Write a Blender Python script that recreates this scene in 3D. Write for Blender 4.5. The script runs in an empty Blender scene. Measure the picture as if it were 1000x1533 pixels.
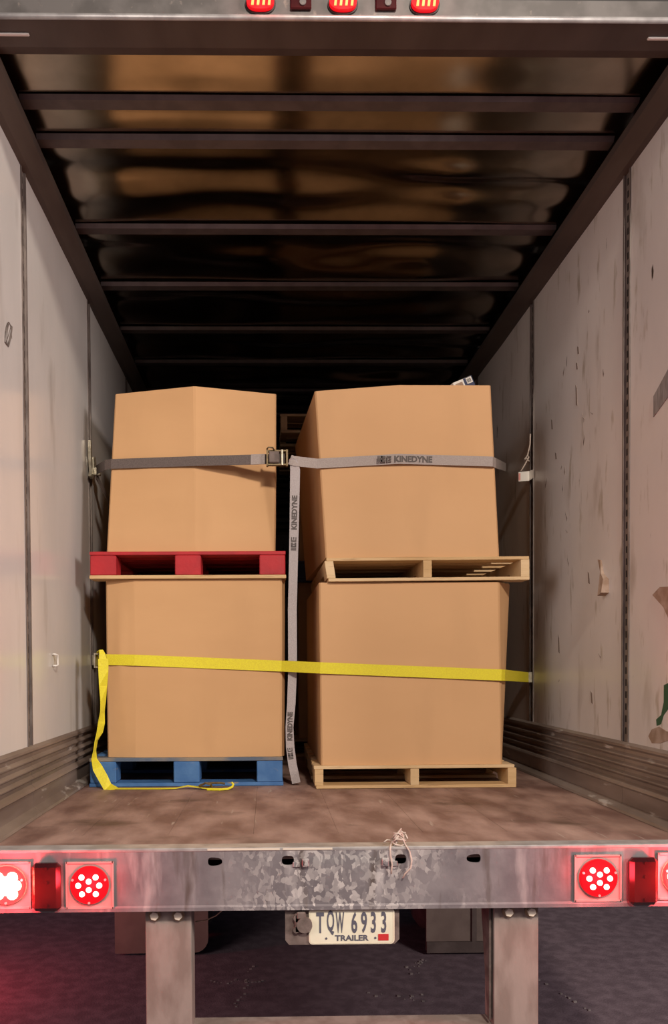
import bpy, bmesh, math, random
from mathutils import Vector, Matrix, noise
random.seed(7)
C = bpy.context.scene
COL = C.collection

# ------------------------------------------------------------------ camera
F, CX, CD, CZ = 1220.0, -.2555, 2.7447, .6211
YAW, PITCH, ROLL, SX, SY = .0158, -.0238, -.0057, -79.44, 257.59
c_, s_ = math.cos(YAW), math.sin(YAW)
fwd = Vector((s_*math.cos(PITCH), c_*math.cos(PITCH), math.sin(PITCH)))
rt = Vector((c_, -s_, 0)); up = rt.cross(fwd)
r2 = math.cos(ROLL)*rt + math.sin(ROLL)*up
u2 = math.cos(ROLL)*up - math.sin(ROLL)*rt
cam = bpy.data.cameras.new('camera')
co = bpy.data.objects.new('camera', cam); COL.objects.link(co)
m = Matrix((r2, u2, -fwd)).transposed().to_4x4(); m.translation = (CX, -CD, CZ)
co.matrix_world = m
cam.sensor_fit = 'AUTO'; cam.sensor_width = 36; cam.lens = F*36/1533
cam.shift_x = -SX/1533; cam.shift_y = SY/1533
cam.clip_start = .05; cam.clip_end = 200
C.camera = co

# ------------------------------------------------------------------ world, lights, exposure
w = bpy.data.worlds.new('night'); C.world = w; w.use_nodes = True
bg = w.node_tree.nodes['Background']
bg.inputs[0].default_value = (.86, .74, 1.0, 1); bg.inputs[1].default_value = .08

def point(name, loc, power, color, r):
    l = bpy.data.lights.new(name, 'POINT'); l.energy = power; l.color = color; l.shadow_soft_size = r
    o = bpy.data.objects.new(name, l); COL.objects.link(o); o.location = loc

def area(name, loc, target, size, power, color):
    l = bpy.data.lights.new(name, 'AREA'); l.shape = 'DISK'; l.size = size
    l.energy = power; l.color = color
    o = bpy.data.objects.new(name, l); COL.objects.link(o); o.location = loc
    o.rotation_euler = (Vector(target)-Vector(loc)).to_track_quat('-Z', 'Y').to_euler()
    return o
area('yard_lamp', (.95, -4.9, 4.3), (0, 1.4, 1.0), .5, 330, (1.0, .87, .74))
area('side_fill_right', (4.6, -3.4, 2.55), (-.6, .8, .6), 1.6, 255, (1.0, .88, .82))  # added soft light standing in for ambient light from the right
area('side_fill_left', (-4.6, -3.4, 2.55), (.6, .8, .6), 3.0, 120, (1.0, .88, .82))  # broader fill added on the left, also in place of ambient light

point('red_ground_fill', (-2.3, 1.7, -.70), 30, (1, .06, .10), .08)      # added red light with no known source, reddens the ground at left

C.view_settings.view_transform = 'Standard'; C.view_settings.look = 'None'
C.view_settings.exposure = 0; C.view_settings.gamma = 1
C.view_settings.use_curve_mapping = False

# ------------------------------------------------------------------ materials
def mat(name, col, rough=.6, metal=0, col2=None, scale=8, stretch=(1, 1, 1), lo=.4, hi=.6, bump=0, bscale=60,
        spots=None, emit=None, estr=0, spec=.5, detail=6, rough2=None):
    M = bpy.data.materials.new(name); M.use_nodes = True
    nt = M.node_tree; N = nt.nodes; L = nt.links
    b = N['Principled BSDF']
    b.inputs['Base Color'].default_value = (*col, 1); b.inputs['Roughness'].default_value = rough
    b.inputs['Metallic'].default_value = metal; b.inputs['Specular IOR Level'].default_value = spec
    tc = N.new('ShaderNodeTexCoord'); mp = N.new('ShaderNodeMapping')
    mp.inputs['Scale'].default_value = stretch
    L.new(tc.outputs['Object'], mp.inputs['Vector'])
    cur = None
    if col2:
        n = N.new('ShaderNodeTexNoise'); n.inputs['Scale'].default_value = scale; n.inputs['Detail'].default_value = detail
        L.new(mp.outputs['Vector'], n.inputs['Vector'])
        r = N.new('ShaderNodeValToRGB')
        r.color_ramp.elements[0].position = lo; r.color_ramp.elements[1].position = hi
        r.color_ramp.elements[0].color = (*col, 1); r.color_ramp.elements[1].color = (*col2, 1)
        L.new(n.outputs['Fac'], r.inputs['Fac']); cur = r.outputs['Color']
        if rough2 is not None:
            rr = N.new('ShaderNodeMapRange'); rr.inputs['From Min'].default_value = lo; rr.inputs['From Max'].default_value = hi
            rr.inputs['To Min'].default_value = rough; rr.inputs['To Max'].default_value = rough2
            L.new(n.outputs['Fac'], rr.inputs['Value']); L.new(rr.outputs['Result'], b.inputs['Roughness'])
    for sp in (spots or []):
        scol, sscale, sstretch, slo, shi = sp
        mp2 = N.new('ShaderNodeMapping'); mp2.inputs['Scale'].default_value = sstretch
        L.new(tc.outputs['Object'], mp2.inputs['Vector'])
        n = N.new('ShaderNodeTexNoise'); n.inputs['Scale'].default_value = sscale; n.inputs['Detail'].default_value = 5
        L.new(mp2.outputs['Vector'], n.inputs['Vector'])
        r = N.new('ShaderNodeMapRange'); r.inputs['From Min'].default_value = slo; r.inputs['From Max'].default_value = shi
        L.new(n.outputs['Fac'], r.inputs['Value'])
        mx = N.new('ShaderNodeMix'); mx.data_type = 'RGBA'
        L.new(r.outputs['Result'], mx.inputs[0])
        if cur: L.new(cur, mx.inputs[6])
        else: mx.inputs[6].default_value = (*col, 1)
        mx.inputs[7].default_value = (*scol, 1); cur = mx.outputs[2]
    if cur: L.new(cur, b.inputs['Base Color'])
    if bump:
        n = N.new('ShaderNodeTexNoise'); n.inputs['Scale'].default_value = bscale; n.inputs['Detail'].default_value = 4
        L.new(mp.outputs['Vector'], n.inputs['Vector'])
        bp = N.new('ShaderNodeBump'); bp.inputs['Strength'].default_value = bump; bp.inputs['Distance'].default_value = .01
        L.new(n.outputs['Fac'], bp.inputs['Height']); L.new(bp.outputs['Normal'], b.inputs['Normal'])
    if emit:
        b.inputs['Emission Color'].default_value = (*emit, 1); b.inputs['Emission Strength'].default_value = estr
    return M

KRAFT = mat('kraft_board', (.59, .35, .172), .75, 0, (.63, .38, .19), 1.3, (1, 1, 2.5), .35, .65, .05, 14,
            spots=[((.55, .325, .16), 2.2, (1.5, 1.5, .5), .52, .85)], spec=.25)
KRAFT_B = mat('kraft_board_pale', (.62, .372, .19), .75, 0, (.66, .40, .208), 1.1, (1, 1, 2), .35, .65, .05, 14,
              spots=[((.58, .35, .18), 2.2, (1.5, 1.5, .5), .54, .85)], spec=.25)
FRP = mat('white_wall_panel', (.60, .56, .53), .33, 0, (.68, .64, .61), 2.5, (1, 1, .5), .35, .65, .03, 20,
          spots=[((.30, .24, .19), 2.6, (2.2, 2.2, .7), .60, .86), ((.07, .05, .04), 11, (1.6, 1.6, .45), .715, .75),
                 ((.42, .37, .31), 22, (1, 1, .22), .60, .72)])
FRP_L = mat('white_wall_panel_clean', (.62, .60, .58), .20, 0, (.68, .66, .64), 2.5, (1, 1, .5), .35, .65, .03, 20,
            spots=[((.40, .36, .32), 2.2, (2.2, 2.2, .6), .62, .86), ((.22, .19, .16), 11, (1.6, 1.6, .4), .76, .79)])
POST = mat('post_steel', (.13, .105, .095), .5, .2, (.22, .185, .165), 30, (1, 1, .3), .4, .6)
DARK = mat('black_void', (.012, .010, .009), .9)
LINER = mat('scuff_liner', (.20, .155, .13), .42, .25, (.30, .24, .205), 5, (1, .4, 2), .4, .65, .08, 18,
            spots=[((.55, .5, .46), 7, (1, .6, 3), .66, .72)])
FLOORM = mat('worn_hardwood', (.18, .10, .08), .55, 0, (.375, .245, .198), 3.4, (1.8, .8, 1), .38, .64, .2, 30,  # wood tone tinted slightly red in place of red lamp glow
             spots=[((.10, .058, .038), 2.3, (1.1, 1.6, 1), .58, .72), ((.42, .34, .28), 14, (2.4, .25, 1), .67, .76)], rough2=.7)
ROOF = mat('roof_skin', (.34, .28, .22), .17, 1.0, (.42, .35, .28), 5, (1, 1, 1), .4, .6)
BOW = mat('roof_bow_steel', (.10, .086, .086), .5, .4, (.13, .112, .11), 12, (1, 1, 1), .4, .6)
RAIL = mat('top_rail_paint', (.075, .058, .052), .55, .2, (.10, .08, .07), 7, (1, .3, 1), .4, .6)
GALV = mat('galvanised_steel', (.175, .160, .170), .5, .25, (.27, .25, .258), 7, (1, 1, .9), .40, .62, .10, 45,
           spots=[((.42, .395, .395), 9, (1.6, 1, .35), .57, .72), ((.13, .105, .095), 6, (3, 1, .45), .58, .72)], rough2=.38)
def add_spangle(M):
    nt = M.node_tree; N = nt.nodes; L = nt.links; b = N['Principled BSDF']
    src = b.inputs['Base Color'].links[0].from_socket
    tc = N.new('ShaderNodeTexCoord'); sp = N.new('ShaderNodeSeparateXYZ'); L.new(tc.outputs['Object'], sp.inputs[0])
    vm = N.new('ShaderNodeMapping'); vm.inputs['Scale'].default_value = (1, 1, .75); L.new(tc.outputs['Object'], vm.inputs['Vector'])
    nz = N.new('ShaderNodeTexNoise'); nz.inputs['Scale'].default_value = 26; nz.inputs['Detail'].default_value = 3; L.new(vm.outputs[0], nz.inputs['Vector'])
    mxv = N.new('ShaderNodeVectorMath'); mxv.operation = 'MULTIPLY_ADD'; mxv.inputs[1].default_value = (.05, .05, .05)
    L.new(nz.outputs['Color'], mxv.inputs[0]); L.new(vm.outputs[0], mxv.inputs[2])
    vo = N.new('ShaderNodeTexVoronoi'); vo.inputs['Scale'].default_value = 70; L.new(mxv.outputs[0], vo.inputs['Vector'])
    vs = N.new('ShaderNodeSeparateColor'); L.new(vo.outputs['Color'], vs.inputs[0])
    st = N.new('ShaderNodeMapRange'); st.inputs['From Min'].default_value = .35; st.inputs['From Max'].default_value = 1.1
    L.new(vs.outputs[0], st.inputs['Value'])
    n2 = N.new('ShaderNodeTexNoise'); n2.inputs['Scale'].default_value = 5; n2.inputs['Detail'].default_value = 5; L.new(tc.outputs['Object'], n2.inputs['Vector'])
    ab = N.new('ShaderNodeMath'); ab.operation = 'ABSOLUTE'; L.new(sp.outputs[0], ab.inputs[0])
    ad = N.new('ShaderNodeMath'); ad.operation = 'MULTIPLY_ADD'; ad.inputs[1].default_value = .9; L.new(n2.outputs['Fac'], ad.inputs[0]); L.new(ab.outputs[0], ad.inputs[2])
    mk = N.new('ShaderNodeMapRange'); mk.inputs['From Min'].default_value = .92; mk.inputs['From Max'].default_value = .55; L.new(ad.outputs[0], mk.inputs['Value'])
    mu = N.new('ShaderNodeMath'); mu.operation = 'MULTIPLY'; L.new(mk.outputs[0], mu.inputs[0]); L.new(st.outputs[0], mu.inputs[1])
    mx = N.new('ShaderNodeMix'); mx.data_type = 'RGBA'; L.new(mu.outputs[0], mx.inputs[0]); L.new(src, mx.inputs[6]); mx.inputs[7].default_value = (.62, .585, .56, 1)
    L.new(mx.outputs[2], b.inputs['Base Color'])
add_spangle(GALV)
GALV_TOP = mat('sill_edge_steel', (.42, .40, .39), .4, .5, (.58, .56, .54), 14, (1, 1, 1), .4, .6)
LEGM = mat('guard_leg_steel', (.23, .18, .155), .65, .1, (.31, .255, .225), 14, (1, 1, .4), .4, .6, .1, 60,
           spots=[((.2, .14, .11), 5, (1.4, 1, .6), .62, .75)])
BOLTM = mat('bolt_zinc', (.74, .66, .54), .45, .1)
WASHER = mat('washer_rust', (.28, .20, .13), .5, .5)
HEAD = mat('header_steel', (.085, .078, .074), .45, .3, (.125, .115, .11), 10, (1, 1, 1), .4, .6,
           spots=[((.2, .17, .15), 30, (1, 1, 1), .64, .72)])
BLACKP = mat('black_plastic', (.02, .018, .018), .4)
REDLENS = mat('dark_red_lens', (.035, .004, .005), .2, 0, (.055, .007, .007), 9, (1, 1, 1), .4, .6)
LENS = mat('lit_red_lens', (.16, .002, .004), .4, emit=(1, .006, .014), estr=.78, spec=.2)
LENS_HOT = mat('stop_lens_lit', (.8, .02, .02), .2, emit=(1, .03, .03), estr=2.6)
LED = mat('led_lit', (1, .6, .55), .3, emit=(1, .74, .62), estr=2.6)
LED_HOT = mat('led_stop_lit', (1, .7, .5), .3, emit=(1, .62, .38), estr=16)
LED_TOP = mat('led_marker_lit', (.2, .05, .02), .3, emit=(1, .30, .08), estr=2.6)
SCREW = mat('lens_screw', (.8, .5, .45), .3, .6, emit=(1, .35, .3), estr=.35)
LAMPPLATE = mat('lamp_plate', (.42, .36, .34), .5, .2, (.36, .30, .28), 12)
REDP = mat('red_pallet_paint', (.46, .014, .022), .6, 0, (.36, .012, .02), 9, (1, 1, 1), .4, .62, .1, 60,
           spots=[((.42, .22, .13), 12, (1, 1, 3), .70, .76)])
BLUEP = mat('blue_pallet_paint', (.045, .145, .36), .6, 0, (.075, .195, .42), 10, (1, 1, 1), .4, .62, .1, 60,
            spots=[((.25, .24, .24), 9, (1, 1, 3), .66, .73)])
BLUEW = mat('blue_worn_board', (.10, .135, .19), .65, 0, (.26, .22, .17), 5, (1, 1, 1), .45, .62, .1, 60)
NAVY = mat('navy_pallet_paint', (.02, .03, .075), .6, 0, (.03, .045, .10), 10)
PINE = mat('pine_board', (.56, .36, .165), .65, 0, (.66, .45, .23), 7, (.5, 2, 3), .35, .65, .12, 50,
           spots=[((.33, .19, .085), 13, (.4, 2, 4), .62, .74)])
PINE2 = mat('pine_board_pale', (.64, .45, .24), .65, 0, (.72, .53, .31), 7, (.5, 2, 3), .35, .65, .12, 50,
            spots=[((.40, .24, .11), 13, (.4, 2, 4), .63, .75)])
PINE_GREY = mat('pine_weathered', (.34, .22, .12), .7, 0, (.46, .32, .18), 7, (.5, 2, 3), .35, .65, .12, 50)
GREYST = mat('grey_webbing', (.335, .285, .265), .7, 0, (.385, .335, .315), 180, (1, 1, 1), .4, .6, .2, 260)
GREYTAIL = mat('grey_webbing_pale', (.40, .36, .36), .7, 0, (.45, .41, .41), 180, (1, 1, 1), .4, .6, .2, 260)
GREYDK = mat('grey_webbing_dark', (.105, .082, .075), .7, 0, (.135, .108, .10), 180, (1, 1, 1), .4, .6, .2, 260)
YELLOW = mat('yellow_webbing', (.80, .72, .028), .6, 0, (.74, .64, .03), 160, (1, 1, 1), .4, .6, .2, 260)
INK = mat('webbing_ink', (.10, .085, .08), .7)
BRASS = mat('buckle_brass', (.22, .16, .07), .5, .4, (.09, .06, .035), 60, lo=.3, hi=.7)
STEEL = mat('fitting_steel', (.55, .52, .42), .4, .6, (.40, .36, .27), 50)
PLATE = mat('plate_cream', (.80, .76, .60), .45, 0, (.74, .69, .53), 12)
PLATEINK = mat('plate_ink', (.10, .10, .13), .5)
STICKER = mat('red_sticker', (.55, .03, .03), .5)
RUSTBR = mat('bracket_dirt', (.10, .075, .065), .7, 0, (.17, .13, .115), 18, bump=.2, bscale=60)
GOUGE = mat('gouge_dirt', (.20, .155, .13), .8)
BROWNPT = mat('brown_paper', (.30, .20, .14), .75, 0, (.42, .31, .24), 20)
TAPE = mat('grey_tape', (.20, .18, .17), .6, 0, (.30, .28, .27), 60, (.3, 3, .3))
GREENPT = mat('green_paint', (.015, .085, .04), .6)
WHITE = mat('white_paper', (.78, .75, .70), .7)
PINKPT = mat('pink_print', (.70, .30, .27), .7)
NAVYPR = mat('navy_print', (.03, .04, .10), .5)
TWINE = mat('pale_twine', (.62, .52, .45), .8, 0, (.48, .39, .33), 90)
ASPH = mat('asphalt', (.125, .088, .105), .85, 0, (.185, .135, .158), 14, (1, 1, 1), .4, .65, .35, 90,
           spots=[((.22, .2, .2), 55, (1, 1, 1), .73, .78)])
CRACK = mat('crack_grit', (.30, .26, .25), .8, 0, (.18, .15, .15), 60)
RUBBER = mat('tyre_rubber', (.085, .062, .055), .8, 0, (.12, .09, .08), 8, bump=.15, bscale=40)
FLAP = mat('mudflap_rubber', (.17, .125, .105), .75, 0, (.205, .155, .13), 6, bump=.1, bscale=60)

# ------------------------------------------------------------------ helpers
class MB:
    def __init__(s): s.v = []; s.f = []
    def quad(s, pts):
        i = len(s.v); s.v += [tuple(p) for p in pts]; s.f.append(tuple(range(i, i+len(pts)))); return s
    def box(s, x0, x1, y0, y1, z0, z1, b=0):
        if b <= 0:
            i = len(s.v)
            s.v += [(x, y, z) for z in (z0, z1) for x, y in ((x0, y0), (x1, y0), (x1, y1), (x0, y1))]
            s.f += [tuple(i+k for k in q) for q in ((3, 2, 1, 0), (4, 5, 6, 7), (0, 1, 5, 4), (1, 2, 6, 5), (2, 3, 7, 6), (3, 0, 4, 7))]
            return s
        bm = bmesh.new(); bmesh.ops.create_cube(bm, size=1)
        for v in bm.verts:
            v.co = Vector(((x0+x1)/2+v.co.x*(x1-x0), (y0+y1)/2+v.co.y*(y1-y0), (z0+z1)/2+v.co.z*(z1-z0)))
        bmesh.ops.bevel(bm, geom=bm.edges[:], offset=b, segments=1, affect='EDGES', profile=.5)
        return s.add(bm)
    def add(s, bm, mtx=None):
        i = len(s.v); bm.verts.ensure_lookup_table(); bm.verts.index_update()
        for v in bm.verts: s.v.append(tuple((mtx @ v.co) if mtx else v.co))
        for f in bm.faces: s.f.append(tuple(i+v.index for v in f.verts))
        bm.free(); return s
    def prism(s, poly, d0, d1, axis='Y'):     # 2-D polygon extruded along axis
        n = len(poly); i = len(s.v)
        for d in (d0, d1):
            for a, b in poly:
                s.v.append({'Y': (a, d, b), 'Z': (a, b, d), 'X': (d, a, b)}[axis])
        s.f.append(tuple(i+k for k in range(n))); s.f.append(tuple(i+n+k for k in reversed(range(n))))
        for k in range(n):
            j = (k+1) % n; s.f.append((i+k, i+n+k, i+n+j, i+j))
        return s
    def cyl(s, p0, p1, r, n=16, r1=None):
        p0, p1 = Vector(p0), Vector(p1); d = (p1-p0).normalized()
        a = d.orthogonal().normalized(); b = d.cross(a); i = len(s.v); r1 = r if r1 is None else r1
        for p, q in ((p0, r), (p1, r1)):
            for k in range(n):
                t = 2*math.pi*k/n; s.v.append(tuple(p+q*(math.cos(t)*a+math.sin(t)*b)))
        s.f.append(tuple(i+k for k in reversed(range(n)))); s.f.append(tuple(i+n+k for k in range(n)))
        for k in range(n):
            j = (k+1) % n; s.f.append((i+k, i+j, i+n+j, i+n+k))
        return s
    def tube(s, pts, r, n=6):
        pts = [Vector(p) for p in pts]; i0 = len(s.v); a = None
        for k, p in enumerate(pts):
            d = (pts[min(k+1, len(pts)-1)]-pts[max(k-1, 0)]).normalized()
            if a is None: a = d.orthogonal().normalized()
            a = (a-d*a.dot(d)).normalized(); b = d.cross(a)
            for q in range(n):
                t = 2*math.pi*q/n; s.v.append(tuple(p+r*(math.cos(t)*a+math.sin(t)*b)))
        for k in range(len(pts)-1):
            for q in range(n):
                j = (q+1) % n; A = i0+k*n; B = A+n; s.f.append((A+q, A+j, B+j, B+q))
        s.f.append(tuple(i0+q for q in reversed(range(n))))
        e = i0+(len(pts)-1)*n; s.f.append(tuple(e+q for q in range(n)))
        return s
    def ribbon(s, pts, wdirs, width, th=.003):
        pts = [Vector(p) for p in pts]; i0 = len(s.v); n = len(pts)
        if not isinstance(wdirs, list): wdirs = [wdirs]*n
        for k, p in enumerate(pts):
            d = (pts[min(k+1, n-1)]-pts[max(k-1, 0)]).normalized()
            wv = Vector(wdirs[k]); wv = (wv-d*wv.dot(d)).normalized(); nn = d.cross(wv)
            wd = width[k] if isinstance(width, (list, tuple)) else width
            for a, b in ((-1, -1), (1, -1), (1, 1), (-1, 1)):
                s.v.append(tuple(p+wv*a*wd/2+nn*b*th/2))
        for k in range(n-1):
            A = i0+4*k; B = A+4
            for q in range(4):
                j = (q+1) % 4; s.f.append((A+q, A+j, B+j, B+q))
        s.f.append((i0+3, i0+2, i0+1, i0)); e = i0+4*(n-1); s.f.append((e, e+1, e+2, e+3))
        return s
    def mesh(s, name, off=(0, 0, 0), smooth=False):
        me = bpy.data.meshes.new(name); ox, oy, oz = off
        me.from_pydata([(x-ox, y-oy, z-oz) for x, y, z in s.v], [], s.f)
        bm = bmesh.new(); bm.from_mesh(me); bmesh.ops.recalc_face_normals(bm, faces=bm.faces[:]); bm.to_mesh(me); bm.free()
        if smooth: me.polygons.foreach_set('use_smooth', [True]*len(me.polygons))
        return me
    def build(s, name, mt, parent=None, smooth=False, label=None, local=False, kind=None):
        base = Vector((0, 0, 0))
        if parent and not local:
            p = parent
            while p: base += p.location; p = p.parent
        o = bpy.data.objects.new(name, s.mesh(name, base, smooth)); o.data.materials.append(mt)
        COL.objects.link(o)
        if parent: o.parent = parent
        if label: o['label'] = label
        if kind: o['kind'] = kind
        return o

def thing(name, label, cat, loc=(0, 0, 0), group=None, rot=(0, 0, 0)):
    o = bpy.data.objects.new(name, None); COL.objects.link(o); o.location = loc; o.rotation_euler = rot
    o.empty_display_size = .05; o['label'] = label; o['category'] = cat
    if group: o['group'] = group
    return o
def setting(name, label=None, loc=(0, 0, 0), cat='structure'):
    o = bpy.data.objects.new(name, None); COL.objects.link(o); o.location = loc; o['kind'] = 'structure'
    if label: o['label'] = label; o['category'] = cat
    return o
def text(name, body, mt, parent, loc, rot, size, sx=1.0, ext=.0006, offset=0.0):
    cu = bpy.data.curves.new(name, 'FONT'); cu.body = body; cu.size = size; cu.extrude = ext; cu.offset = offset
    cu.align_x = 'CENTER'; cu.align_y = 'CENTER'; cu.resolution_u = 3
    tmp = bpy.data.objects.new(name, cu); COL.objects.link(tmp)
    dg = bpy.context.evaluated_depsgraph_get(); me = bpy.data.meshes.new_from_object(tmp.evaluated_get(dg))
    bpy.data.objects.remove(tmp)
    # centre on the real glyph box
    xs = [v.co.x for v in me.vertices]; ys = [v.co.y for v in me.vertices]
    ox, oy = (min(xs)+max(xs))/2, (min(ys)+max(ys))/2
    for v in me.vertices: v.co.x = (v.co.x-ox)*sx; v.co.y -= oy
    o = bpy.data.objects.new(name, me); COL.objects.link(o); me.materials.clear(); me.materials.append(mt)
    base = Vector((0, 0, 0)); p = parent
    while p: base += p.location; p = p.parent
    o.parent = parent; o.location = Vector(loc)-base; o.rotation_euler = rot
    return o

W = 1.25            # half inner width
LEN = 11.0
POSTS = [-.555+1.22*k for k in range(10)]     # post centres along the wall
POSTS = [p for p in POSTS if p > -.2]

# ------------------------------------------------------------------ setting: ground, floor, walls, ceiling
g = MB()
NX = 60
def gz(x, y): return -1.23 + .008*noise.noise((x*1.3, y*1.3, 0))
xs = [-14+28*i/NX for i in range(NX+1)]; ys = [-12+32*i/NX for i in range(NX+1)]
g.v = [(x, y, gz(x, y)) for y in ys for x in xs]
g.f = [(j*(NX+1)+i, j*(NX+1)+i+1, (j+1)*(NX+1)+i+1, (j+1)*(NX+1)+i) for j in range(NX) for i in range(NX)]
ground = g.build('ground', ASPH, None, True); ground['kind'] = 'structure'
gr = MB()
for x0, y0, seg in ((-.62, 2.0, 'h'), (-.36, 2.3, 'v'), (.62, 2.2, 'w'), (1.25, 2.1, 'd'), (.25, 1.75, 'w')):
    x, y = x0, y0
    for k in range(16):
        if seg == 'h': x += .02; y += random.uniform(-.02, .03)
        elif seg == 'v': x += random.uniform(-.02, .014); y -= .042
        elif seg == 'd': x += .012; y -= .03+random.uniform(-.01, .02)
        else: x += random.uniform(-.06, .06); y += random.uniform(-.06, .06)
        if random.random() < .75:
            q = random.uniform(.003, .008)
            z = gz(x, y)
            gr.box(x-q, x+q*1.4, y-q, y+q, z-.004, z+q*.9)
o = gr.build('grit', CRACK, ground); o['kind'] = 'stuff'

fl = setting('floor')
xb = -1.25; wid = [.3125]*8
for k in range(8):
    MB().box(xb+.0004, xb+.3125-.0004, .235, LEN, -.032, random.uniform(-.0006, 0), ).build('floorboard', FLOORM, fl)
    xb += .3125
MB().box(-1.25, 1.25, -.03, .232, -.03, .0005, .001).build('threshold_plate', FLOORM, fl)
MB().box(-1.25, 1.25, .02, LEN, -.16, -.034).build('light_block_slab', DARK, fl)  # unseen solid slab added under the floor to block light

def wall(side, mt):
    s = -1 if side == 'left' else 1
    wl = setting('wall_'+side)
    edges = [-.03]
    for p in POSTS: edges += [p-.033, p+.033]
    edges.append(LEN)
    for k in range(0, len(edges), 2):
        a, b = edges[k]+.002, edges[k+1]-.002
        if b-a < .02: continue
        n = 14; mb = MB()
        # a gently wavy lining sheet with thickness
        front = []
        for j in range(9):
            z = .27+(2.70-.27)*j/8
            for i in range(n+1):
                y = a+(b-a)*i/n
                d = .0035*noise.noise((y*2.2, z*1.4, 3*s))
                edge = min(i, n-i) == 0
                front.append((s*(W+(0 if edge else d)), y, z))
        i0 = len(mb.v); mb.v += front
        for j in range(8):
            for i in range(n):
                q = i0+j*(n+1)+i; mb.f.append((q, q+1, q+n+2, q+n+1))
        mb.build('wall_panel', mt, wl, True)
        MB().box(s*W+s*.006, s*W+s*.03, a, b, -.16, 2.86).build('outer_skin', DARK, wl)
    for p in POSTS:
        pm = MB()
        x = s*(W-.004)
        # channel: two proud lips with a recessed web
        for y0, y1, xx in ((p-.033, p-.022, x), (p+.022, p+.033, x)):
            pm.box(min(xx, s*(W+.02)), max(xx, s*(W+.02)), y0, y1, .27, 2.69)
        pm.box(min(s*(W+.004), s*(W+.02)), max(s*(W+.004), s*(W+.02)), p-.022, p+.022, .27, 2.69)
        po = pm.build('logistic_post', POST, wl)
        if p < 4:
            sm = MB(); z = .32
            while z < 2.65:
                xx0, xx1 = s*(W+.0035), s*(W+.006)
                sm.box(min(xx0, xx1), max(xx0, xx1), p-.007, p+.009, z, z+.028); z += .0508
            so = sm.build('post_slot', DARK, po, kind='stuff')
    return wl
WL = wall('left', FRP_L); WR = wall('right', FRP)

# corrugated scuff liner
def liner(side):
    s = -1 if side == 'left' else 1
    bl = setting('baseboard_'+side)
    prof = [(W+.02, .29), (W-.004, .288), (W-.016, .278)]
    z = .268
    for k in range(4):
        prof += [(W-.016, z), (W-.003, z-.011), (W-.003, z-.024), (W-.016, z-.035)]; z -= .039
    prof += [(W-.018, z+.002), (W-.022, z-.008), (W-.012, z-.018), (W-.010, .03), (W-.045, .012), (W-.05, .0015), (W+.02, .0015)]
    edges = [-.03]+POSTS+[LEN]
    for a, b in zip(edges[:-1], edges[1:]):
        if b-a < .05: continue
        MB().prism([(s*x, z) for x, z in prof], a+.001, b-.001, 'Y').build('liner_strip', LINER, bl)
liner('left'); liner('right')

# roof: skin panels between bows, thin and slightly quilted so that they mirror the load in streaks
ce = setting('ceiling')
BOWS = [.46, .69, 1.37, 1.98, 2.59, 3.16, 3.77, 4.38, 4.99, 5.6, 6.21, 6.82, 7.43, 8.04, 8.65, 9.26, 9.87, 10.48]
ZR = 2.80
ed = [.10]+BOWS+[LEN]
for k, (a, b) in enumerate(zip(ed[:-1], ed[1:])):
    nx, ny = 48, 24; mb = MB()
    amp, am2 = [(.005, .003), (.006, .006), (.018, .034)][min(k, 2)]
    for j in range(ny+1):
        for i in range(nx+1):
            x = -1.22+2.44*i/nx; y = a+(b-a)*j/ny
            e = math.sin(math.pi*j/ny)
            z = ZR + e*(.004*min(k, 2) + amp*1.6*noise.noise((x*1.0+3.1*k, y*2.6, k*7.3)) + am2*noise.noise((x*1.5, y*6.0, k*3.1+9)))
            mb.v.append((x, y, z))
    for j in range(ny):
        for i in range(nx):
            q = j*(nx+1)+i; mb.f.append((q, q+1, q+nx+2, q+nx+1))
    mb.build('roof_panel', ROOF, ce, True)
for k, y in enumerate(BOWS):
    h = .006 if k > 0 else .002
    MB().prism([(y-.040, ZR-.004), (y-.028, ZR-.016-h), (y+.028, ZR-.016-h), (y+.040, ZR-.004)], -1.19, 1.19, 'X').build('roof_bow', BOW, ce)
MB().box(-1.3, 1.3, .05, LEN, ZR+.05, ZR+.06).build('roof_outer_skin', DARK, ce)
for side, s in (('left', -1), ('right', 1)):
    t = MB().prism([(s*(W+.01), 2.655), (s*(W-.025), 2.66), (s*(W-.075), 2.705), (s*(W-.078), 2.735), (s*(W+.01), 2.735)], .02, LEN, 'Y')
    r = t.build('trim_1' if s < 0 else 'trim_2', RAIL); r['kind'] = 'structure'
MB().box(-1.27, 1.27, LEN, LEN+.05, -.15, 2.85).build('wall_front', FRP)['kind'] = 'structure'

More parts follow.
